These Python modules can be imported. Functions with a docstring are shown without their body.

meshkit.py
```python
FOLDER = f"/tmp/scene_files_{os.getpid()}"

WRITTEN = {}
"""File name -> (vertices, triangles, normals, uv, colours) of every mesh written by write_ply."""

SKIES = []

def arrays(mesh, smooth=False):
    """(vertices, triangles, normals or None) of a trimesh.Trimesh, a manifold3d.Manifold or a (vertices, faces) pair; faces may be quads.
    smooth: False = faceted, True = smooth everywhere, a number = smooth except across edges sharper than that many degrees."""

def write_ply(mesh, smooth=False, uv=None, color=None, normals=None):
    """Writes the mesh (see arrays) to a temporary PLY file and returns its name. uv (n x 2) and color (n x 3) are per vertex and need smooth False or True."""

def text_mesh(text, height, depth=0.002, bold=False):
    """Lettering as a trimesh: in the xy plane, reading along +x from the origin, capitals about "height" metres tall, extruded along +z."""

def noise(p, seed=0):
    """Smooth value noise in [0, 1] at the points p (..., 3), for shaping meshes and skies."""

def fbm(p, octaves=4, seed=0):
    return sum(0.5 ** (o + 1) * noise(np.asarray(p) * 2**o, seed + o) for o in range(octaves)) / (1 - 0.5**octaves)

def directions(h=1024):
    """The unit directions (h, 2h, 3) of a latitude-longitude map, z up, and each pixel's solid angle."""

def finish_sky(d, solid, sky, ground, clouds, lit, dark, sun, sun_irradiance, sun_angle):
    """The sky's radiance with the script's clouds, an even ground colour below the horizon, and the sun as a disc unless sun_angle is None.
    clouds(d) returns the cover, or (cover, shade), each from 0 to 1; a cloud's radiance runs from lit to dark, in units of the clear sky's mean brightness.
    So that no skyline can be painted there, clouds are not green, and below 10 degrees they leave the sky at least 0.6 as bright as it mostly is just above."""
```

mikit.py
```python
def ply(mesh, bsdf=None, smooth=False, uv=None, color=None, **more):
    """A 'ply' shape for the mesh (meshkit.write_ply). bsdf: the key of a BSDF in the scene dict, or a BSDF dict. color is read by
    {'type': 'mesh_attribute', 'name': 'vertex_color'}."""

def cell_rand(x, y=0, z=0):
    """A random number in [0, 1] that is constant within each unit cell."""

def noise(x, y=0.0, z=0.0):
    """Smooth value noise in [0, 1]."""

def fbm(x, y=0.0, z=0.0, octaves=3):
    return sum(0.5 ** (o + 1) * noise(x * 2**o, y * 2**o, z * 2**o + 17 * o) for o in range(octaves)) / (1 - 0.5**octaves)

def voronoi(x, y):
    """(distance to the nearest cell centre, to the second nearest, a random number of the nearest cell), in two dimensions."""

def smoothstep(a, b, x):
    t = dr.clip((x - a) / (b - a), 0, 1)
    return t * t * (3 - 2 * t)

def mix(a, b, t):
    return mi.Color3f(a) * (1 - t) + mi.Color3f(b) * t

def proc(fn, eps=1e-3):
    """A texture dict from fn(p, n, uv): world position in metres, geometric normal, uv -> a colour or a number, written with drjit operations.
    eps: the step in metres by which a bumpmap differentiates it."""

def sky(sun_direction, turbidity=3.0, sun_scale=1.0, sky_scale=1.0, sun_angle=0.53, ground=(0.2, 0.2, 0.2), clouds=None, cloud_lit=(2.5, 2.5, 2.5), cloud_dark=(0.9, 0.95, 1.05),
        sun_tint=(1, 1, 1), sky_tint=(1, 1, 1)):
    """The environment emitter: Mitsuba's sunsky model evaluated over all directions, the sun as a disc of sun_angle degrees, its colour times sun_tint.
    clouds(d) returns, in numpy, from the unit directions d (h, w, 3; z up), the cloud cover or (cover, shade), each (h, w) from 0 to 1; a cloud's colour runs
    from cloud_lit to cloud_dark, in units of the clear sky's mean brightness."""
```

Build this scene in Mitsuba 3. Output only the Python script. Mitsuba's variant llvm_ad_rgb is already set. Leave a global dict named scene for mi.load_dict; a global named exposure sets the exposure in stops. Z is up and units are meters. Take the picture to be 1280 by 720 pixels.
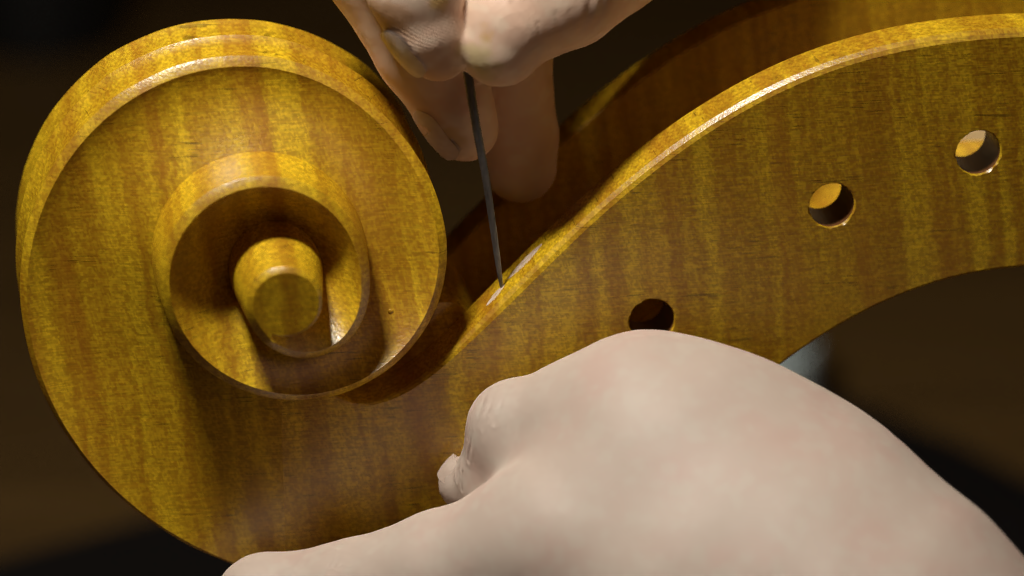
import math, random
import numpy as np, trimesh, shapely, drjit as dr, mitsuba as mi, mikit, meshkit
from scipy.interpolate import UnivariateSpline, PchipInterpolator
from scipy.ndimage import gaussian_filter1d
from shapely.geometry import Polygon
T = mi.ScalarTransform4f
rng = np.random.default_rng(7)
MM = 0.001

# ------------------------------------------------------------------ camera, light, exposure
YAW, ELEV, DIST = math.radians(9), math.radians(22), 0.55
SC = 0.132 * MM                       # metres per photo pixel at the focus point
TX = 640 * SC / DIST
EYE = DIST * np.array([-math.sin(YAW) * math.cos(ELEV), -math.cos(YAW) * math.cos(ELEV), math.sin(ELEV)])
DIR = -EYE / np.linalg.norm(EYE)
RIGHT = np.cross(DIR, [0, 0, 1.0]); RIGHT /= np.linalg.norm(RIGHT)
UP = np.cross(RIGHT, DIR)
scene, labels = {'type': 'scene'}, {}
scene['camera'] = {'type': 'thinlens', 'fov': 2 * math.degrees(math.atan(TX)), 'fov_axis': 'x', 'near_clip': 0.05, 'far_clip': 20.0,
                   'aperture_radius': 0.0075, 'focus_distance': DIST - 0.002,
                   'to_world': T().look_at(origin=EYE.tolist(), target=[0, 0, 0], up=[0, 0, 1])}
exposure = 0.0

def lamp(key, pos, target, w, h, rgb, label):
    scene[key] = {'type': 'rectangle', 'to_world': T().look_at(origin=pos, target=target, up=[0, 1, 0.2]) @ T().scale([w / 2, h / 2, 1]),
                  'emitter': {'type': 'area', 'radiance': {'type': 'rgb', 'value': rgb}}, 'bsdf': {'type': 'diffuse', 'reflectance': {'type': 'rgb', 'value': 0.5}}}
    labels[key] = {'label': label, 'category': 'lamp'}

lamp('unseen_work_lamp', [-0.136, -0.078, 0.43], [-0.02, 0.0, 0.0], 0.08, 0.048, [218, 211, 187], 'bright work lamp out of view, placed to light the scroll and hands from the upper left')  # key light, out of view above the scroll
lamp('fill_lamp', [0.30, -0.85, 0.55], [0, 0, 0], 0.5, 0.4, [0.72, 0.40, 0.23], 'dim warm fill lamp added behind the viewer, out of view, to lift the shadows')  # added warm fill behind the camera, reddens and lifts the shadows

def px(x, y, Y):
    """the world point where the ray of photo pixel (x, y) crosses the plane y = Y mm"""
    d = DIR + RIGHT * ((x - 640) / 640 * TX) + UP * ((360 - y) / 640 * TX)
    return EYE + d * ((Y * MM - EYE[1]) / d[1])

# ------------------------------------------------------------------ materials
N, F, S, MIX = mikit.noise, mikit.fbm, mikit.smoothstep, mikit.mix

def rgb(*c): return {'type': 'rgb', 'value': list(c)}

def flame(p):
    x, z = p.x * 1000, p.z * 1000
    w = x + 0.13 * z + 2.2 * N(x / 11, z / 16 + 3) + 0.9 * N(x / 2.5, z / 2.2, 4) + 0.35 * N(x / 0.8, z / 0.6, 5)
    a = N(w / 2.7, z / 60, p.y * 18)
    b = N(w / 1.0 + 40, z / 22, 7)
    weave = 0.55 * N(x / 0.46 + 0.9 * N(x / 1.1, z / 0.8), z / 0.33, p.y * 1500) + 0.45 * N(x / 0.24 + z / 0.9, z / 0.7, p.y * 1500 + 9)
    fine = N(x / 1.9, z / 0.17, p.y * 900)
    return S(0.2, 0.8, a * 0.62 + b * 0.38), weave, fine

def maple_color(p, n, uv):
    f, weave, fine = flame(p)
    x, z = p.x * 1000, p.z * 1000
    painted_shimmer = S(0.30, 0.72, weave) * (0.35 + 0.65 * f)  # sheen of the figured grain painted as lighter gold, fixed at any angle
    c = MIX([0.32, 0.142, 0.004], [0.45, 0.255, 0.007], f)
    c = MIX(c, mi.Color3f(0.78, 0.52, 0.016), 0.56 * painted_shimmer)
    c = c * (0.80 + 0.36 * fine)
    pore = S(0.80, 0.90, N(x / 3.4, z / 0.21, p.y * 300)) * S(0.45, 0.7, N(x / 9, z / 3, 9))
    c = c * (1 - 0.45 * pore)
    red = S(0.60, 0.85, N((x + 0.18 * z) / 4.0 + 9, z / 30, 2))
    return MIX(c, mi.Color3f(0.30, 0.082, 0.008), 0.24 * red)

def maple_bump(p, n, uv):
    x, y, z = p.x * 1000, p.y * 1000, p.z * 1000
    return 0.6 * N(x / 0.30, y / 0.30, z / 0.30) + 0.4 * N(x / 0.13, y / 0.13, z / 0.13) + 0.2 * N(x / 1.6, y / 1.2, z / 0.25)

def maple(color, bump=4e-5):
    return {'type': 'twosided', 'bsdf': {'type': 'bumpmap', 'scale': bump, 'tex': mikit.proc(maple_bump, eps=4e-5),
            'bsdf': {'type': 'principled', 'base_color': mikit.proc(color), 'roughness': 0.33, 'specular': 0.55, 'clearcoat': 1.0, 'clearcoat_gloss': 0.9}}}

scene['varnished_maple'] = maple(maple_color)

def raw_color(p, n, uv):
    x, z = p.x * 1000, p.z * 1000
    return MIX([0.78, 0.68, 0.46], [0.86, 0.77, 0.56], N(x / 1.2, z / 0.3, p.y * 1500))

scene['raw_maple'] = {'type': 'twosided', 'bsdf': {'type': 'diffuse', 'reflectance': mikit.proc(raw_color)}}
scene['scraped_maple'] = {'type': 'twosided', 'bsdf': {'type': 'diffuse', 'reflectance': mikit.proc(lambda p, n, uv: MIX([0.46, 0.32, 0.20], [0.66, 0.52, 0.41], N(p.x * 1500, p.y * 2500, p.z * 1500)))}}
scene['dark_hole'] = {'type': 'twosided', 'bsdf': {'type': 'principled', 'base_color': rgb(0.10, 0.035, 0.008), 'roughness': 0.5}}  # even dark brown for the bored peg hole walls

def skin(base, pink, pale, ridges=None, stains=(), creases=()):
    def color(p, n, uv):
        x, y, z = p.x * 1000, p.y * 1000, p.z * 1000
        a = F(x / 9, y / 9, z / 9 + 5, octaves=3)
        b = F(x / 2.2 + 30, y / 2.2, z / 2.2, octaves=2)
        c = MIX(base, pink, S(0.40, 0.75, a) * 0.55)
        c = MIX(c, mi.Color3f(pale), S(0.45, 0.75, b) * 0.5)
        for (q, r, col, amt) in stains:
            d = dr.sqrt(dr.square(p.x - q[0]) + dr.square(p.y - q[1]) + dr.square(p.z - q[2]))
            c = MIX(c, mi.Color3f(col), amt * (1 - S(0.35 * r, r, d + (b - 0.5) * r * 0.8)))
        return c
    def bump(p, n, uv):
        x, y, z = p.x * 1000, p.y * 1000, p.z * 1000
        d1, d2, _ = mikit.voronoi(x / 0.75 + 0.5 * y, z / 0.75 + 0.4 * y)
        h = 0.4 * dr.minimum(d2 - d1, 0.35) + 0.5 * F(x / 1.6, y / 1.6, z / 1.6, octaves=2)
        for pts, width, depth in creases:
            best = mi.Float(1.0)
            for a, b in zip(pts[:-1], pts[1:]):
                ab = b - a; L = float(ab @ ab) + 1e-12
                wx, wy, wz = p.x - a[0], p.y - a[1], p.z - a[2]
                t = dr.clip((wx * ab[0] + wy * ab[1] + wz * ab[2]) / L, 0, 1)
                best = dr.minimum(best, dr.sqrt(dr.square(wx - t * ab[0]) + dr.square(wy - t * ab[1]) + dr.square(wz - t * ab[2])))
            q = best / (width * 1.3 * MM)
            h += (0.35 * dr.exp(-dr.square(q - 2.2)) - dr.exp(-dr.square(q))) * depth * 14
        if ridges is not None:
            q, r, k = ridges
            d = dr.sqrt(dr.square(p.x - q[0]) + dr.square(p.y - q[1]) + dr.square(p.z - q[2]))
            ph = x * k[0] + y * k[1] + z * k[2] + 1.5 * N(x / 6, y / 6, z / 6)
            h += 0.42 * dr.sin(ph * 2 * math.pi / 0.56) * (1 - S(0.6 * r, r, d))
        return h
    return {'type': 'twosided', 'bsdf': {'type': 'bumpmap', 'scale': 7e-5, 'tex': mikit.proc(bump, eps=6e-5),
            'bsdf': {'type': 'principled', 'base_color': mikit.proc(color), 'roughness': 0.56, 'specular': 0.4, 'sheen': 0.08}}}

# ------------------------------------------------------------------ mesh helpers
def grid_faces(n, m):
    i, j = np.meshgrid(np.arange(n - 1), np.arange(m - 1), indexing='ij')
    a = (i * m + j).ravel()
    return np.stack([a, a + m, a + m + 1, a + 1], 1)

def quads(v, f):
    return trimesh.Trimesh(np.asarray(v), np.vstack([f[:, [0, 1, 2]], f[:, [0, 2, 3]]]), process=False)

def strip(rows, closed=False):
    rows = np.asarray(rows)
    if closed: rows = np.concatenate([rows, rows[:1]])
    n, m = rows.shape[:2]
    return quads(rows.reshape(-1, 3), grid_faces(n, m))

def mirror(mesh, mid):
    v = np.array(mesh.vertices); v[:, 1] = 2 * mid - v[:, 1]
    return trimesh.Trimesh(v, np.array(mesh.faces)[:, ::-1], process=False)

def join(*ms): return trimesh.util.concatenate(list(ms))

def tube(points, radii, sides=16, flat=1.0):
    p = np.asarray(points, float); t = np.gradient(p, axis=0); t /= np.linalg.norm(t, axis=1, keepdims=True)
    a = np.cross(t, [0.2, 1.0, 0.1]); a /= np.linalg.norm(a, axis=1, keepdims=True); b = np.cross(t, a)
    ang = np.arange(sides + 1) * 2 * np.pi / sides
    r = np.asarray(radii)[:, None, None]
    v = p[:, None] + r * (np.cos(ang)[None, :, None] * a[:, None] + flat * np.sin(ang)[None, :, None] * b[:, None])
    m = strip(v)
    caps = []
    for k in (0, -1):
        w = np.vstack([p[k], v[k]]); n = len(w)
        f = np.array([[0, i, i + 1] for i in range(1, n - 1)])
        caps.append(trimesh.Trimesh(w, f if k else f[:, ::-1], process=False))
    return join(m, *caps)

def add(key, mesh, bsdf, smooth=40):
    scene[key] = mikit.ply(mesh, bsdf, smooth=smooth)

def surface_nets(val, origin, h):
    """a smooth closed mesh of val < 0 on a regular grid"""
    inside = val < 0
    nx, ny, nz = val.shape
    cells = np.zeros((nx - 1, ny - 1, nz - 1), int); acc = np.zeros((nx - 1, ny - 1, nz - 1, 3))
    for ax in range(3):
        sl = [slice(None)] * 3; sl2 = [slice(None)] * 3
        sl[ax] = slice(0, -1); sl2[ax] = slice(1, None)
        a, b = val[tuple(sl)], val[tuple(sl2)]
        cross = (a < 0) != (b < 0)
        i, j, k = np.nonzero(cross)
        t = a[i, j, k] / (a[i, j, k] - b[i, j, k])
        pos = np.stack([i, j, k], 1).astype(float); pos[:, ax] += t
        o = [x for x in range(3) if x != ax]
        for d0 in (0, 1):
            for d1 in (0, 1):
                c = np.stack([i, j, k], 1); c[:, o[0]] -= d0; c[:, o[1]] -= d1
                ok = ((c >= 0) & (c < np.array(cells.shape))).all(1)
                np.add.at(cells, tuple(c[ok].T), 1); np.add.at(acc, tuple(c[ok].T), pos[ok])
    idx = -np.ones(cells.shape, int); use = cells > 0
    idx[use] = np.arange(use.sum())
    v = acc[use] / cells[use][:, None] * h + origin
    faces = []
    for ax in range(3):
        sl = [slice(1, -1)] * 3; sl[ax] = slice(0, -1); sl2 = list(sl); sl2[ax] = slice(1, None)
        a, b = val[tuple(sl)], val[tuple(sl2)]
        i, j, k = np.nonzero((a < 0) != (b < 0))
        flip = (a[i, j, k] < 0)
        c = np.stack([i, j, k], 1) + 1; c[:, ax] -= 1
        o = [x for x in range(3) if x != ax]
        def cell(d0, d1):
            q = c.copy(); q[:, o[0]] -= d0; q[:, o[1]] -= d1
            return idx[tuple(q.T)]
        q = np.stack([cell(1, 1), cell(0, 1), cell(0, 0), cell(1, 0)], 1)
        if ax == 1: flip = ~flip
        q[~flip] = q[~flip][:, ::-1]
        faces.append(q)
    return quads(v, np.vstack(faces))

def sdf_mesh(bones, h, k, pad=0.006, extra=None):
    """one skin over tapered bones [(a, ra, b, rb[, k])], blended by a smooth union"""
    pts = np.array([[*(b[0] - b[1])] for b in bones] + [[*(b[2] - b[3])] for b in bones] + [[*(b[0] + b[1])] for b in bones] + [[*(b[2] + b[3])] for b in bones])
    lo, hi = pts.min(0) - pad, pts.max(0) + pad
    ax = [np.arange(lo[i], hi[i], h) for i in range(3)]
    val = np.full([len(a) for a in ax], 1.0, np.float32)
    for bone in bones:
        a, ra, b, rb = bone[:4]; kk = bone[4] if len(bone) > 4 else k
        m = max(ra, rb) + 0.03
        l, u = np.minimum(a, b) - m, np.maximum(a, b) + m
        s = tuple(slice(max(0, int((l[i] - lo[i]) / h)), max(0, int((u[i] - lo[i]) / h) + 2)) for i in range(3))
        P = np.stack(np.meshgrid(*[ax[i][s[i]] for i in range(3)], indexing='ij'), -1)
        ab = b - a; t = np.clip(((P - a) @ ab) / (ab @ ab + 1e-12), 0, 1)
        d = np.linalg.norm(P - a - t[..., None] * ab, axis=-1) - (ra + (rb - ra) * t)
        v = val[s]
        hh = np.clip(0.5 + 0.5 * (v - d) / kk, 0, 1)
        val[s] = np.minimum(v * (1 - hh) + d * hh - kk * hh * (1 - hh), np.minimum(v, d))
    m = surface_nets(val, lo, h)
    m = max(m.split(only_watertight=False), key=lambda q: len(q.faces)) if False else m
    trimesh.smoothing.filter_taubin(m, iterations=8)
    return m

def closest_line(P, pts):
    """distance of the points P to the polyline pts"""
    best = np.full(len(P), 9.0)
    for a, b in zip(pts[:-1], pts[1:]):
        ab = b - a; t = np.clip((P - a) @ ab / (ab @ ab), 0, 1)
        best = np.minimum(best, np.linalg.norm(P - a - t[:, None] * ab, axis=1))
    return best

# ------------------------------------------------------------------ the cello scroll: volute
MID = 21 * MM                          # the middle plane of the head
T0, T1 = 0.0, 1105.0
Hk = PchipInterpolator([-60, 0, 90, 180, 270, 360, 450, 540, 630, 720, 745, 900, 1105], [0, 0, -6, -10, 1.0, 8.0, 7.6, 5.5, 7.5, 13.0, 14.2, 14.2, 14.2])
Fk = PchipInterpolator([-60, 0, 20, 90, 180, 270, 360, 450, 540, 630, 720, 745], [0, 0, -0.2, -3, -3.4, -1, 4.0, -2.5, -4.0, 0, 9, 13.8])
EDGE = [(357,720),(320,714),(287,702),(262,691),(230,674),(187,648),(155,622),(117,583),(85,544),(64,500),(50,457),(41,420),(36,385),(35,355),
 (37,330),(41,305),(46,280),(54,257),(65,230),(82,202),(102,172),(140,142),(175,120),(212,101),(250,90),(287,85),(320,85),(355,90),(380,96),(405,106),(430,120),(455,137),(480,160),(497,177),(520,210),(535,250),(543,290),(548,320),
 (548,345),(540,377),(525,410),(500,438),(472,459),(435,481),(400,491),(360,494),(320,487),(290,475),(267,457),(243,432),(228,410),(217,386),(212,360),(211,340),(217,315),(227,292),(242,275),(262,257),(287,242),(320,235),(345,234),(365,238),(398,251),(423,276),(440,301),(449,326),(452,347),
 (450,376),(440,401),(423,426),(402,439),(382,442),(360,437),(342,426),(328,410),(319,393),(316,380),(319,363),(332,349),(357,342),(382,349),(394,363),(398,384),(390,405),(373,417),(357,420),(342,418),(334,414)]
CEN = px(357, 382, -14)
ts = np.zeros(len(EDGE)); H = np.zeros(len(EDGE)); W = None
for it in range(12):
    W = np.array([px(x, y, -h) for (x, y), h in zip(EDGE, H)])
    a = np.degrees(np.arctan2(-(W[:, 0] - CEN[0]), -(W[:, 2] - CEN[2])))
    ts = np.degrees(np.unwrap(np.radians(a)));  ts -= 360 * round(ts[0] / 360)
    ts = np.maximum.accumulate(ts + np.arange(len(ts)) * 1e-6)
    H = 0.5 * H + 0.5 * Hk(ts)
RR = np.hypot(W[:, 0] - CEN[0], W[:, 2] - CEN[2])
spl = UnivariateSpline(ts, RR * 1000, k=3, s=len(ts) * 0.035)
tt = np.arange(T0, T1 + 1, 1.5)
R = spl(tt) * MM
def edge_xz(t, r):
    q = np.radians(t); return np.stack([CEN[0] - r * np.sin(q), CEN[2] - r * np.cos(q)], -1)
E2 = edge_xz(tt, R)
tan = np.gradient(E2, axis=0); tan /= np.linalg.norm(tan, axis=1, keepdims=True)
nor = np.stack([-tan[:, 1], tan[:, 0]], 1)
nor *= np.sign((nor * (E2 - [CEN[0], CEN[2]])).sum(1))[:, None]
Hh = Hk(tt) * MM
cw = np.interp(tt, [0, 60, 120, 720, 850, 1105], [0.5, 0.8, 1.55, 1.5, 1.1, 0.25]) * MM
cd = np.interp(tt, [0, 60, 120, 720, 850, 1105], [0.5, 0.8, 1.25, 1.1, 0.9, 0.3]) * MM
draft = np.interp(tt, [250, 400, 720, 1105], [0, 0.06, 0.10, 0.12])
flute = np.interp(tt, [0, 60, 250, 360], [0.4, 1.0, 1.0, 0]) * MM
wob = (meshkit.fbm(np.stack([E2[:, 0] * 160, E2[:, 1] * 160, tt * 0.01], 1), 2) - 0.5) * 0.35 * MM
rows = []
for i, t in enumerate(tt):
    sec = []
    c1 = E2[i] + nor[i] * (cw[i] + wob[i]); y0 = -Hh[i]; y1 = y0 + cd[i]
    for u in np.linspace(1, 0, 22):          # rim from the middle plane up to the chamfer
        y = y1 + (MID - y1) * u
        off = draft[i] * (y - y1) * (1 if t > 250 else 0)
        off -= flute[i] * math.sin(math.pi * min(1, u)) ** 0.8 * 1.15 - 0.35 * MM * (flute[i] / MM) * max(0, u * 6 - 5)
        sec.append((c1 + nor[i] * off, y))
    for u in (0.06, 0.5, 0.94):     # slightly rounded chamfer
        b = 0.05 * math.sin(math.pi * u)
        sec.append((E2[i] + nor[i] * (cw[i] * (1 - u + b) + wob[i] * (1 - u)), y0 + cd[i] * (1 - u - b)))
    sec.append((E2[i], y0))
    fall = t + 360
    if fall <= T1:
        tgt = edge_xz(fall, spl(fall) * MM); yb = -float(Fk(min(t, 745))) * MM
    else:
        tgt = np.array([CEN[0], CEN[2]]); yb = -14.2 * MM
    gap = np.linalg.norm(tgt - E2[i])
    dip = 0.10 * gap * np.interp(t, [0, 60, 200, 400, 640, 745], [0, 0.9, 1.3, 0.9, 0.8, 0]) * (1 if fall <= T1 else 0)
    for u in np.linspace(0, 1, 26)[1:]:
        y = y0 + (yb - y0) * u + dip * math.sin(math.pi * u ** 0.85)
        sec.append((E2[i] * (1 - u) + tgt * u, y))
    rows.append([(q[0], y, q[1]) for q, y in sec])
volute = strip(np.array(rows))
add('cello_head__volute', volute, 'varnished_maple', 32)
add('cello_head__volute_001', mirror(volute, MID), 'varnished_maple', 32)

# ------------------------------------------------------------------ the cello scroll: pegbox
def spline2(pts, n):
    p = np.array(pts, float); d = np.r_[0, np.cumsum(np.linalg.norm(np.diff(p, axis=0), axis=1))]
    s = np.linspace(0, d[-1], n)
    return np.stack([UnivariateSpline(d, p[:, k] * 1000, k=3, s=len(d) * 0.05)(s) * MM for k in (0, 1)], 1)
def xz(pts, Y=0): return [tuple(px(x, y, Y)[[0, 2]]) for x, y in pts]
low_px = [(287,704),(330,718),(357,724),(430,735),(520,731),(620,706),(720,660),(820,590),(900,516),(975,451),(1010,427),(1040,409),(1075,390),(1110,372),(1150,356),(1185,344),(1222,336),(1260,331),(1300,331),(1400,336),(1560,352)]
top_px = [(1560,62),(1400,47),(1280,46),(1220,50),(1160,58),(1090,74),(1040,90),(1000,104),(975,114),(942,130),(905,153),(870,177),(820,215),(780,248),(760,265),(725,291),(700,315),(676,341),(649,371),(619,400),(600,420),(580,438),(555,457),(522,477),(497,495),(472,507),(452,511),(436,506),(415,490)]
join_x = E2[0][0]
low = spline2(xz(low_px), 120); low = low[low[:, 0] > join_x + 1 * MM]
top = spline2(xz(top_px), 190)
first = E2[0] * 1.0
inner_join = np.array([join_x, edge_xz(360, spl(360) * MM)[1] + 1 * MM])
outline = np.vstack([first, low, top, inner_join])
wid = np.r_[0, np.full(len(low), 0.5), np.interp(np.arange(len(top)), [0, 150, 165, 188, 189], [1.3, 1.3, 0.9, 0.5, 0.2]), 0] * MM
tg = np.roll(outline, -1, 0) - np.roll(outline, 1, 0); tg /= np.linalg.norm(tg, axis=1, keepdims=True)
nn = np.stack([tg[:, 1], -tg[:, 0]], 1)            # outward for a counter-clockwise outline
nn[0] = (0, -1); nn[-1] = (0, 1)
if Polygon(outline).exterior.is_ccw is False: nn = -nn
WALL = 9 * MM
holes = [((1223, 191), 4.05), ((1040, 257), 4.05), ((815, 401), 4.05)]
hole_rings = []
for (hx, hy), r in holes:
    c = px(hx, hy, 0); q = np.linspace(0, 2 * np.pi, 49)[:-1]
    jit = 1 + 0.02 * np.sin(9 * q + hx) + 0.025 * rng.standard_normal(48)
    hole_rings.append((np.stack([c[0] + r * MM * jit * np.cos(q), c[2] + r * MM * jit * np.sin(q)], 1), np.stack([c[0] + (r - 0.22) * MM * np.cos(q), c[2] + (r - 0.22) * MM * np.sin(q)], 1)))
def flat(poly, y, up=False):
    v, f = trimesh.creation.triangulate_polygon(poly, engine='earcut')
    v3 = np.stack([v[:, 0], np.full(len(v), y), v[:, 1]], 1)
    m = trimesh.Trimesh(v3, f, process=False)
    if (m.face_normals[:, 1].mean() > 0) != up: m.invert()
    return m
def side(ring_a, ya, ring_b, yb):
    A = np.stack([ring_a[:, 0], np.broadcast_to(ya, len(ring_a)), ring_a[:, 1]], 1); B = np.stack([ring_b[:, 0], np.broadcast_to(yb, len(ring_b)), ring_b[:, 1]], 1)
    return strip(np.stack([A, B], 1), closed=True)
w2 = (wid / MM)
front = flat(Polygon(outline, [h[0] for h in hole_rings]), 0.0)
o1 = outline + nn * wid[:, None] * 0.55; o2 = outline + nn * wid[:, None]
cheek = join(front, side(outline, 0.0, o1, wid * 0.28), side(o1, wid * 0.28, o2, wid * 0.95), side(o2, wid * 0.95, o2 - nn * 0.0, WALL - 0.3 * MM), side(o2, WALL - 0.3 * MM, o2 - nn * 0.3 * MM, WALL),
             *[side(h[0], 0.0, h[1], 0.35 * MM) for h in hole_rings])
back = Polygon(o2 - nn * 0.3 * MM, [h[1] for h in hole_rings])
deep = Polygon(o2).buffer(-11 * MM)
cheek = join(cheek, *[flat(g, WALL, True) for g in getattr(back.difference(deep), 'geoms', [back.difference(deep)])])
lining = join(*[flat(g, WALL, True) for g in getattr(back.intersection(deep), 'geoms', [back.intersection(deep)])])
add('cello_head__inner_wall', lining, 'raw_maple', False)
add('cello_head__inner_wall_001', mirror(lining, MID), 'raw_maple', False)
add('cello_head__cheek', cheek, 'varnished_maple', 30)
add('cello_head__cheek_001', mirror(cheek, MID), 'varnished_maple', 30)
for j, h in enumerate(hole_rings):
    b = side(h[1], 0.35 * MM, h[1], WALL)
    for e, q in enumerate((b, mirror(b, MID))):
        add('cello_head__peg_hole' + (f'_{2 * j + e:03d}' if j + e else ''), q, 'dark_hole', 30)
# the floor of the pegbox, closing the box behind
lowf = spline2(xz([(357,724),(430,733),(520,729),(620,704),(720,658),(820,588),(900,514),(975,449),(1040,407),(1110,370),(1185,342),(1260,329),(1400,334),(1558,350)]), 80)
topf = spline2(xz([(1558,275),(1400,262),(1260,257),(1150,285),(1040,335),(950,405),(860,482),(760,545),(690,560),(640,500),(618,446),(597,414),(575,400),(545,406),(500,440),(450,470),(357,480)]), 80)
fl = Polygon(np.vstack([lowf, topf])).buffer(0)
yf0, yf1 = WALL - 0.1 * MM, 2 * MID - WALL + 0.1 * MM
ring = np.array(fl.exterior.coords)[:-1]
add('cello_head__pegbox_floor', join(side(ring, yf0, ring, yf1), flat(fl, yf0), flat(fl, yf1, True)), 'varnished_maple', 35)

# pale raw strip where the edge has just been scraped
crest = o2[1 + len(low):1 + len(low) + len(top)]
cn = nn[1 + len(low):1 + len(low) + len(top)]
def scraped(x0, x1, y0, y1, amp):
    a, b = px(x0, 0, 4)[0], px(x1, 0, 4)[0]
    sel = np.nonzero((crest[:, 0] > a) & (crest[:, 0] < b) & (np.arange(len(crest)) > 90) & (np.arange(len(crest)) < 172))[0]
    p, n_ = crest[sel], cn[sel]
    s = np.linspace(0, 1, len(p)); s2 = np.linspace(0, 1, 60)
    p = np.stack([np.interp(s2, s, p[:, k]) for k in (0, 1)], 1); n_ = np.stack([np.interp(s2, s, n_[:, k]) for k in (0, 1)], 1)
    rws = []
    for i, u in enumerate(s2):
        wd = amp * math.sin(math.pi * u) ** 0.6 * (0.8 + 0.4 * rng.random())
        yc = (y0 + (y1 - y0) * u)
        q = p[i]
        rws.append([(q[0] + n_[i][0] * o, (yc + e * wd) * MM, q[1] + n_[i][1] * o) for e, o in ((-1, -0.1 * MM), (-0.6, 0.05 * MM), (0, 0.07 * MM), (0.6, 0.05 * MM), (1, -0.1 * MM))])
    return strip(np.array(rws))
try:
    add('cello_head__scraped_strip', join(scraped(604, 634, 4.6, 3.8, 1.2), scraped(632, 686, 5.8, 5.4, 1.5)), 'scraped_maple', True)
    labels['cello_head__scraped_strip'] = {'label': 'pale freshly scraped strip of raw wood under the knife point'}
except Exception as e: print('scraped', e)
bead = trimesh.creation.icosphere(3, 0.5 * MM); bead.apply_scale([1, 0.6, 1])
k_ = np.argmin(np.hypot(*(volute.vertices[:, [0, 2]] - px(487, 391, -1)[[0, 2]]).T)); bead.apply_translation(volute.vertices[k_])
add('cello_head__varnish_bead', bead, 'varnished_maple', True)
labels['cello_head'] = {'label': 'amber varnished flamed maple cello scroll with spiral volute and drilled pegbox', 'category': 'cello scroll'}

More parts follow.
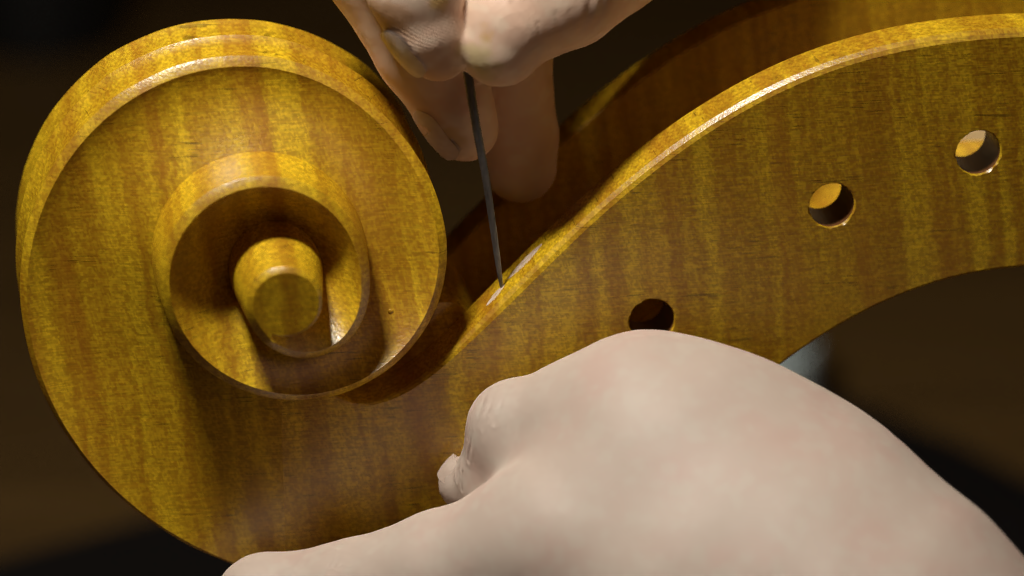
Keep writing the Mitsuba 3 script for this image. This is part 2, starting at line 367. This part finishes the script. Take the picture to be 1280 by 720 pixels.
# ------------------------------------------------------------------ the carving knife
tip = px(628, 366, 4.6)
kp = [tip, px(622, 325, 4.2), px(615, 275, 3.7), px(606, 215, 3.0), px(594, 150, 3.0), px(585, 92, 4.0), px(577, 20, 5.0), px(565, -80, 7), px(555, -170, 8)]
kp = np.array(kp); s = np.linspace(0, 1, len(kp)); s2 = np.linspace(0, 1, 60)
kp = np.stack([PchipInterpolator(s, kp[:, k])(s2) for k in range(3)], 1)
kr = np.interp(s2, [0, 0.04, 0.14, 0.4, 0.62, 1], [0.10, 0.34, 0.52, 0.68, 0.76, 0.8]) * MM
def steel_color(p, n, uv):
    x, z = p.x * 1000, p.z * 1000
    return MIX([0.06, 0.06, 0.065], [0.22, 0.21, 0.21], F(x / 0.6, z / 1.5, p.y * 900, octaves=3))
def steel_bump(p, n, uv): return N(p.x * 3000, p.y * 3000, p.z * 1300)
scene['dark_steel'] = {'type': 'twosided', 'bsdf': {'type': 'bumpmap', 'scale': 8e-5, 'tex': mikit.proc(steel_bump, eps=6e-5), 'bsdf': {'type': 'principled', 'base_color': mikit.proc(steel_color), 'metallic': 0.6, 'roughness': 0.42}}}
add('carving_knife__blade', tube(kp, kr, 8, 0.55), 'dark_steel', 25)
hp = np.array([kp[-1] + (kp[-1] - kp[-8]) * u for u in np.linspace(0.3, 6, 24)])
scene['dark_wood'] = {'type': 'twosided', 'bsdf': {'type': 'principled', 'base_color': mikit.proc(lambda p, n, uv: MIX([0.06, 0.03, 0.012], [0.14, 0.07, 0.03], N(p.x * 400, p.y * 400, p.z * 60))), 'roughness': 0.5}}
add('carving_knife__handle', tube(hp, np.r_[0.5, 3, 4, np.full(18, 4.6), 4, 3, 0.5] * MM, 20), 'dark_wood', 40)
labels['carving_knife'] = {'label': 'thin dark steel blade held upright with its point on the pegbox edge', 'category': 'knife'}

# ------------------------------------------------------------------ hands
def pr(x, y, Y, r): return px(x, y, Y), r * MM
def chain(*js):
    js = [pr(*j) for j in js]
    return [(a[0], a[1], b[0], b[1]) for a, b in zip(js[:-1], js[1:])]
def skin_detail(m, amp=0.06):
    v = np.array(m.vertices); n = np.array(m.vertex_normals)
    d = (meshkit.fbm(v * 350, 3) - 0.5) * amp * MM * 2 + (meshkit.fbm(v * 90, 2, 5) - 0.5) * 0.45 * MM
    m.vertices = v + n * d[:, None]
    return m
def on_skin(m, pts, step=0.7 * MM):
    """the points where the view rays of these photo pixels first meet the mesh, as a polyline lying on it"""
    out = []
    P = np.array(pts, float); d = np.r_[0, np.cumsum(np.linalg.norm(np.diff(P, axis=0), axis=1))]
    u = np.linspace(0, d[-1], max(2, len(P), int(d[-1] * SC / (3 * MM)) + 2))
    rel = np.array(m.vertices) - EYE
    for x, y in zip(np.interp(u, d, P[:, 0]), np.interp(u, d, P[:, 1])):
        ray = px(x, y, 0) - EYE; ray /= np.linalg.norm(ray)
        t = rel @ ray; off = np.linalg.norm(rel - t[:, None] * ray, axis=1)
        near = np.nonzero(off < 0.9 * MM)[0]
        if len(near):
            near = near[t[near] < t[near].min() + 4 * MM]; w = 1 / (off[near] + 0.05 * MM) ** 3
            out.append(EYE + ray * ((t[near] * w).sum() / w.sum()))
    return np.array(out)
def nail(center, along, out, length, width, curve=0.35):
    """a curved nail plate: along = towards its free edge, out = away from the flesh"""
    along = along / np.linalg.norm(along); out = out - along * (out @ along); out /= np.linalg.norm(out); acr = np.cross(along, out)
    def plate(dz):
        rws = []
        for u in np.linspace(-1, 1, 21):
            hw = width / 2 * (1 - 0.28 * max(0, -u) ** 2.5) * math.sqrt(max(0.02, 1 - max(0, abs(u) - 0.55) ** 2 / 0.45 ** 2 * 0.85))
            rws.append([center + along * (u * length / 2) + acr * (w * hw) + out * (dz - curve * width * w * w * (hw / (width / 2)) ** 2 - 0.06 * length * u * u) for w in np.linspace(-1, 1, 15)])
        return strip(np.array(rws))
    a, b = plate(0.0), plate(-0.45 * MM)
    b.invert()
    return join(a, b)

# front hand: back of the hand towards us, thumb along the bottom, index finger bent
def soft(bones, k): return [(*b, k * MM) for b in bones]
front = (soft(chain((802, 522, -20, 12.0), (880, 563, -25, 14.2), (960, 606, -29, 14.6), (998, 628, -31, 15.0), (1042, 735, -42, 21.5), (1105, 868, -54, 26), (1420, 1095, -80, 30), (1760, 1340, -110, 33)) +
         chain((840, 620, -31, 14.5), (960, 700, -40, 20), (1100, 800, -52, 24)) + chain((850, 578, -26, 14), (1000, 700, -39, 20)) + chain((802, 522, -20, 12.0), (840, 600, -28.5, 13.5)) + chain((895, 572, -27, 13.5), (900, 640, -34, 15)) +
         chain((820, 620, -5, 12), (700, 760, 4, 9), (560, 800, 16, 8)) + chain((900, 700, -4, 14), (760, 860, 12, 9), (600, 870, 24, 8)), 9) +
         soft(chain((802, 522, -20, 12.0), (725, 530, -16.0, 10.5)), 5) + soft(chain((725, 530, -16.0, 10.5), (651, 541, -11.5, 8.7), (633, 600, -9.5, 8.0), (632, 670, -8, 7.4)), 2.2) + soft(chain((612, 622, -4.5, 5.6), (583, 605, -4.9, 4.8)), 1.0) +
         soft(chain((336, 762, -10, 9.6), (400, 764, -12.5, 9.8), (442, 757, -15, 10.6), (560, 724, -23, 11.2), (690, 690, -31, 11.6)), 2.4) + soft(chain((690, 690, -31, 11.6), (860, 750, -43, 17), (1000, 820, -52, 21)) + chain((800, 590, -28, 12.5), (735, 660, -32, 11.8)), 10))
hand = sdf_mesh(front, 0.9 * MM, 6 * MM)
def smooth_where(m, weight, n):
    v0 = np.array(m.vertices); q = m.copy(); trimesh.smoothing.filter_taubin(q, lamb=0.6, nu=0.05, iterations=n)
    m.vertices = v0 + (np.array(q.vertices) - v0) * weight[:, None]
smooth_where(hand, np.clip((hand.vertices[:, 0] - px(660, 0, -25)[0]) / 0.012, 0, 1), 60)
hand = skin_detail(hand)
CRL = [([(588, 500), (577, 530), (572, 560), (571, 600)], 0.28, 0.16), ([(600, 492), (586, 525), (578, 560), (577, 612)], 0.25, 0.13), ([(612, 487), (603, 505), (592, 540), (586, 575)], 0.3, 0.14), ([(622, 482), (612, 510), (602, 535)], 0.25, 0.10), ([(640, 478), (628, 500), (618, 530)], 0.25, 0.08),
       ([(352, 718), (368, 705), (378, 690)], 0.3, 0.2), ([(362, 722), (384, 704), (392, 690)], 0.25, 0.14), ([(412, 715), (424, 698), (430, 680)], 0.25, 0.08), ([(405, 719), (415, 700), (420, 682)], 0.22, 0.07)]
r2 = np.random.default_rng(3)
for _ in range(0):
    x, y, a = r2.uniform(690, 1000), r2.uniform(470, 690), r2.uniform(1.6, 2.4)
    L = r2.uniform(30, 80)
    CRL.append(([(x, y), (x + L * math.cos(a) + 8, y + L * math.sin(a)), (x + 2 * L * math.cos(a), y + 2 * L * math.sin(a))], 0.5, 0.035))
CRL = [(on_skin(hand, c), w, d) for c, w, d in CRL]
scene['front_skin'] = skin([0.49, 0.385, 0.325], [0.50, 0.335, 0.285], [0.50, 0.42, 0.355], creases=[(c[0], c[1], c[2] * 1.3) for c in CRL if len(c[0]) > 1])
add('hand__skin', hand, 'front_skin', True)
scene['nail_plate'] = {'type': 'twosided', 'bsdf': {'type': 'principled', 'base_color': mikit.proc(lambda p, n, uv: MIX([0.48, 0.36, 0.30], [0.56, 0.45, 0.38], N(p.x * 900, p.y * 900, p.z * 900))), 'roughness': 0.28, 'specular': 0.5}}
add('hand__fingernail', nail(px(556, 582, -5.0), np.array([-0.62, 0.1, -0.78]), np.array([-0.75, -0.12, 0.64]), 4.6 * MM, 5.4 * MM, 0.22), 'nail_plate', True)
labels['hand'] = {'label': 'pale hand in front steadying the scroll, thumb along the bottom, index finger bent', 'category': 'hand'}

# rear hand: thumb and finger pinching the blade, two more fingers curled below
A = chain((548, 63, 4.5, 5.1), (534, 40, 4.8, 6.1), (518, -14, 6, 7.6), (482, -110, 14, 8.6), (560, -330, 32, 12.0), (760, -420, 45, 11))
TH = chain((638, 27, 5.2, 8.2), (652, -40, 10, 9.2)) + chain((625, 53, 4.2, 7.2), (638, 27, 5.2, 8.2), (704, -15, 11.5, 10.0), (760, -53, 19, 9.8), (900, -150, 34, 11.5), (1040, -260, 50, 17))
C_ = chain((604, 44, 18, 8), (560, -60, 22, 11)) + chain((582, 160, 15, 5.6), (568, 135, 15.5, 6.4), (530, 62, 18, 8.0), (476, -40, 22, 9.2), (520, -260, 40, 11.5), (780, -400, 55, 12))  # first chain: hidden flesh added to shade the finger below
D_ = chain((650, 208, 24, 6.2), (648, 170, 24.5, 6.6), (630, 60, 26, 7.8), (590, -60, 30, 8.2), (600, -240, 50, 9.5), (820, -360, 62, 12))
UNSEEN_PALM = chain((560, -330, 36, 14), (820, -380, 50, 18)) + chain((760, -420, 45, 13), (1040, -330, 52, 20), (1300, -400, 55, 26), (1750, -470, 30, 30)) + chain((820, -360, 62, 14), (1040, -260, 55, 18), (1300, -400, 56, 26))  # out of view; first chain placed to shade the far pegbox edge
def rear(bones, k=1.6): return [(*b, k * MM) for b in bones]
hand2 = sdf_mesh(rear(A) + rear(TH, 0.7) + rear(C_) + rear(D_) + rear(UNSEEN_PALM, 10), 0.75 * MM, 2 * MM)
hand2 = skin_detail(hand2, 0.05)
CRR = [([(654, 92), (666, 80), (671, 62), (664, 42), (650, 22), (640, 4)], 0.32, 0.20), ([(668, 76), (676, 58), (672, 30)], 0.3, 0.12), ([(690, 70), (700, 45), (696, 18)], 0.4, 0.12), ([(722, 45), (736, 20), (738, -5)], 0.5, 0.25), ([(735, 40), (752, 18), (754, -5)], 0.4, 0.18), ([(708, 62), (716, 40), (712, 14)], 0.3, 0.08),
       ([(508, 128), (528, 124), (545, 132)], 0.3, 0.12), ([(512, 136), (530, 134), (546, 144)], 0.25, 0.1), ([(586, 20), (592, 50), (600, 78), (618, 94)], 0.3, 0.06)]
CRR = [(on_skin(hand2, c), w, 0.5 * d) for c, w, d in CRR]
st = [(px(600, 44, -4), 0.0032, (0.52, 0.26, 0.05), 0.75), (px(556, 6, -2.5), 0.003, (0.55, 0.33, 0.06), 0.7), (px(478, 30, 0), 0.006, (0.46, 0.22, 0.07), 0.45), (px(595, 85, -2), 0.005, (0.45, 0.38, 0.16), 0.6), (px(552, 95, 0), 0.005, (0.42, 0.20, 0.08), 0.6),
      (px(560, 175, 9), 0.004, (0.45, 0.26, 0.06), 0.6)]
ka = np.array([0.45, 0.1, 0.9])
scene['rear_skin'] = skin([0.64, 0.45, 0.335], [0.62, 0.375, 0.275], [0.66, 0.52, 0.40], ridges=(px(535, 25, -2), 0.0085, ka), stains=st, creases=[c for c in CRR if len(c[0]) > 1])
add('hand_001__skin', hand2, 'rear_skin', True)
def nail_on(ax0, ax1, u, r, out, length, width, curve):
    """a nail on the finger whose axis runs from ax0 to the tip ax1"""
    al = ax1 - ax0; al /= np.linalg.norm(al); o = np.array(out, float); o -= al * (o @ al); o /= np.linalg.norm(o)
    return nail(ax0 + (ax1 - ax0) * u + o * r * MM, al + o * -0.12, o, length * MM, width * MM, curve)
add('hand_001__fingernail', nail_on(px(534, 40, 4.8), px(548, 63, 4.5), 0.1, 6.75, (-0.62, -0.5, -0.6), 9.5, 6.5, 0.13), 'nail_plate', True)
add('hand_001__fingernail_001', nail_on(px(568, 135, 15.5), px(582, 160, 15), 0.45, 6.65, (-0.75, -0.45, -0.35), 10.5, 7.5, 0.13), 'nail_plate', True)
labels['hand_001'] = {'label': 'varnish stained hand at the top pinching the thin blade between thumb and finger', 'category': 'hand'}

# ------------------------------------------------------------------ what lies behind: bench, cloth, bottle, pot
BZ = -0.20
def bench_color(p, n, uv):
    x, y = p.x * 100, p.y * 100
    return MIX([0.066, 0.033, 0.008], [0.115, 0.06, 0.015], F(x / 9, y / 1.3, 2, octaves=3)) * (0.85 + 0.3 * N(x / 30, y / 22))
scene['bench_wood'] = {'type': 'twosided', 'bsdf': {'type': 'principled', 'base_color': mikit.proc(bench_color), 'roughness': 0.55}}
planks = 0
for y0 in np.arange(-0.5, 1.7, 0.22):
    b = trimesh.creation.box((2.6, 0.216, 0.05)); b.apply_translation((0.2, y0 + 0.11, BZ - 0.025))
    add('workbench__plank' + (f'_{planks:03d}' if planks else ''), b, 'bench_wood', False); planks += 1
labels['workbench'] = {'label': 'dark brown wooden workbench, blurred, far below and behind the scroll', 'category': 'workbench'}
def on_bench(x, y, z=BZ):
    d = DIR + RIGHT * ((x - 640) / 640 * TX) + UP * ((360 - y) / 640 * TX)
    return EYE + d * ((z - EYE[2]) / d[2])
# a black cloth in soft folds
cp = [on_bench(x, y) for x, y in [(-420, 860), (0, 725), (270, 650), (640, 540), (860, 500), (1000, 500), (1180, 572), (1400, 690), (1700, 1000), (600, 1400)]]
cl = Polygon([(q[0], q[1]) for q in cp]).buffer(0.006)
gx, gy = np.meshgrid(np.linspace(*np.array(cl.bounds)[[0, 2]], 150), np.linspace(*np.array(cl.bounds)[[1, 3]], 150), indexing='ij')
inside = shapely.contains_xy(cl, gx, gy); dist = np.where(inside, shapely.distance(shapely.points(gx, gy), cl.exterior), 0)
hz = BZ + 0.003 + np.minimum(dist, 0.05) * 0.25 + 0.012 * meshkit.fbm(np.stack([gx * 18, gy * 9, 0 * gx], -1), 3) * np.minimum(dist / 0.03, 1)
g = quads(np.stack([gx, gy, hz], -1).reshape(-1, 3), grid_faces(150, 150))
keep = inside.ravel()[g.faces].all(1); g.update_faces(keep); g.remove_unreferenced_vertices()
scene['black_cloth'] = {'type': 'twosided', 'bsdf': {'type': 'principled', 'base_color': rgb(0.008, 0.006, 0.0055), 'roughness': 0.95, 'specular': 0.1}}
add('cloth', g, 'black_cloth', True)
labels['cloth'] = {'label': 'black cloth spread on the bench below the scroll', 'category': 'cloth'}
def lathe(profile, at, n=40):
    q = np.linspace(0, 2 * np.pi, n + 1)
    r = np.array(profile)
    return strip(np.stack([np.stack([at[0] + r[:, 0] * math.cos(a), at[1] + r[:, 0] * math.sin(a), at[2] + r[:, 1]], 1) for a in q]))
bt = on_bench(902, 520)
scene['blue_grey_plastic'] = {'type': 'twosided', 'bsdf': {'type': 'principled', 'base_color': rgb(0.80, 0.93, 0.95), 'roughness': 0.4}}
add('jar__body', lathe([(0, 0), (0.026, 0), (0.028, 0.004), (0.028, 0.024), (0.027, 0.026), (0.025, 0.027), (0.024, 0.03)], bt), 'blue_grey_plastic', 35)
add('jar__cap', lathe([(0.0245, 0.027), (0.0262, 0.0275), (0.0262, 0.036), (0.025, 0.0375), (0, 0.0375)], bt), 'blue_grey_plastic', 35)
labels['jar'] = {'label': 'blurred blue grey jar behind the pegbox, above the front hand', 'category': 'jar'}
pt = on_bench(50, 50)
scene['black_pot'] = {'type': 'twosided', 'bsdf': {'type': 'principled', 'base_color': rgb(0.012, 0.012, 0.012), 'roughness': 0.4}}
add('pot__body', lathe([(0, 0), (0.03, 0), (0.034, 0.006), (0.036, 0.05), (0.037, 0.053), (0.035, 0.054), (0.033, 0.05), (0.031, 0.008), (0, 0.008)], pt), 'black_pot', 35)
add('pot__rim', lathe([(0.036, 0.049), (0.0395, 0.05), (0.0395, 0.056), (0.035, 0.057), (0.034, 0.052)], pt), 'black_pot', 35)
labels['pot'] = {'label': 'blurred black pot in the upper left corner of the bench', 'category': 'pot'}
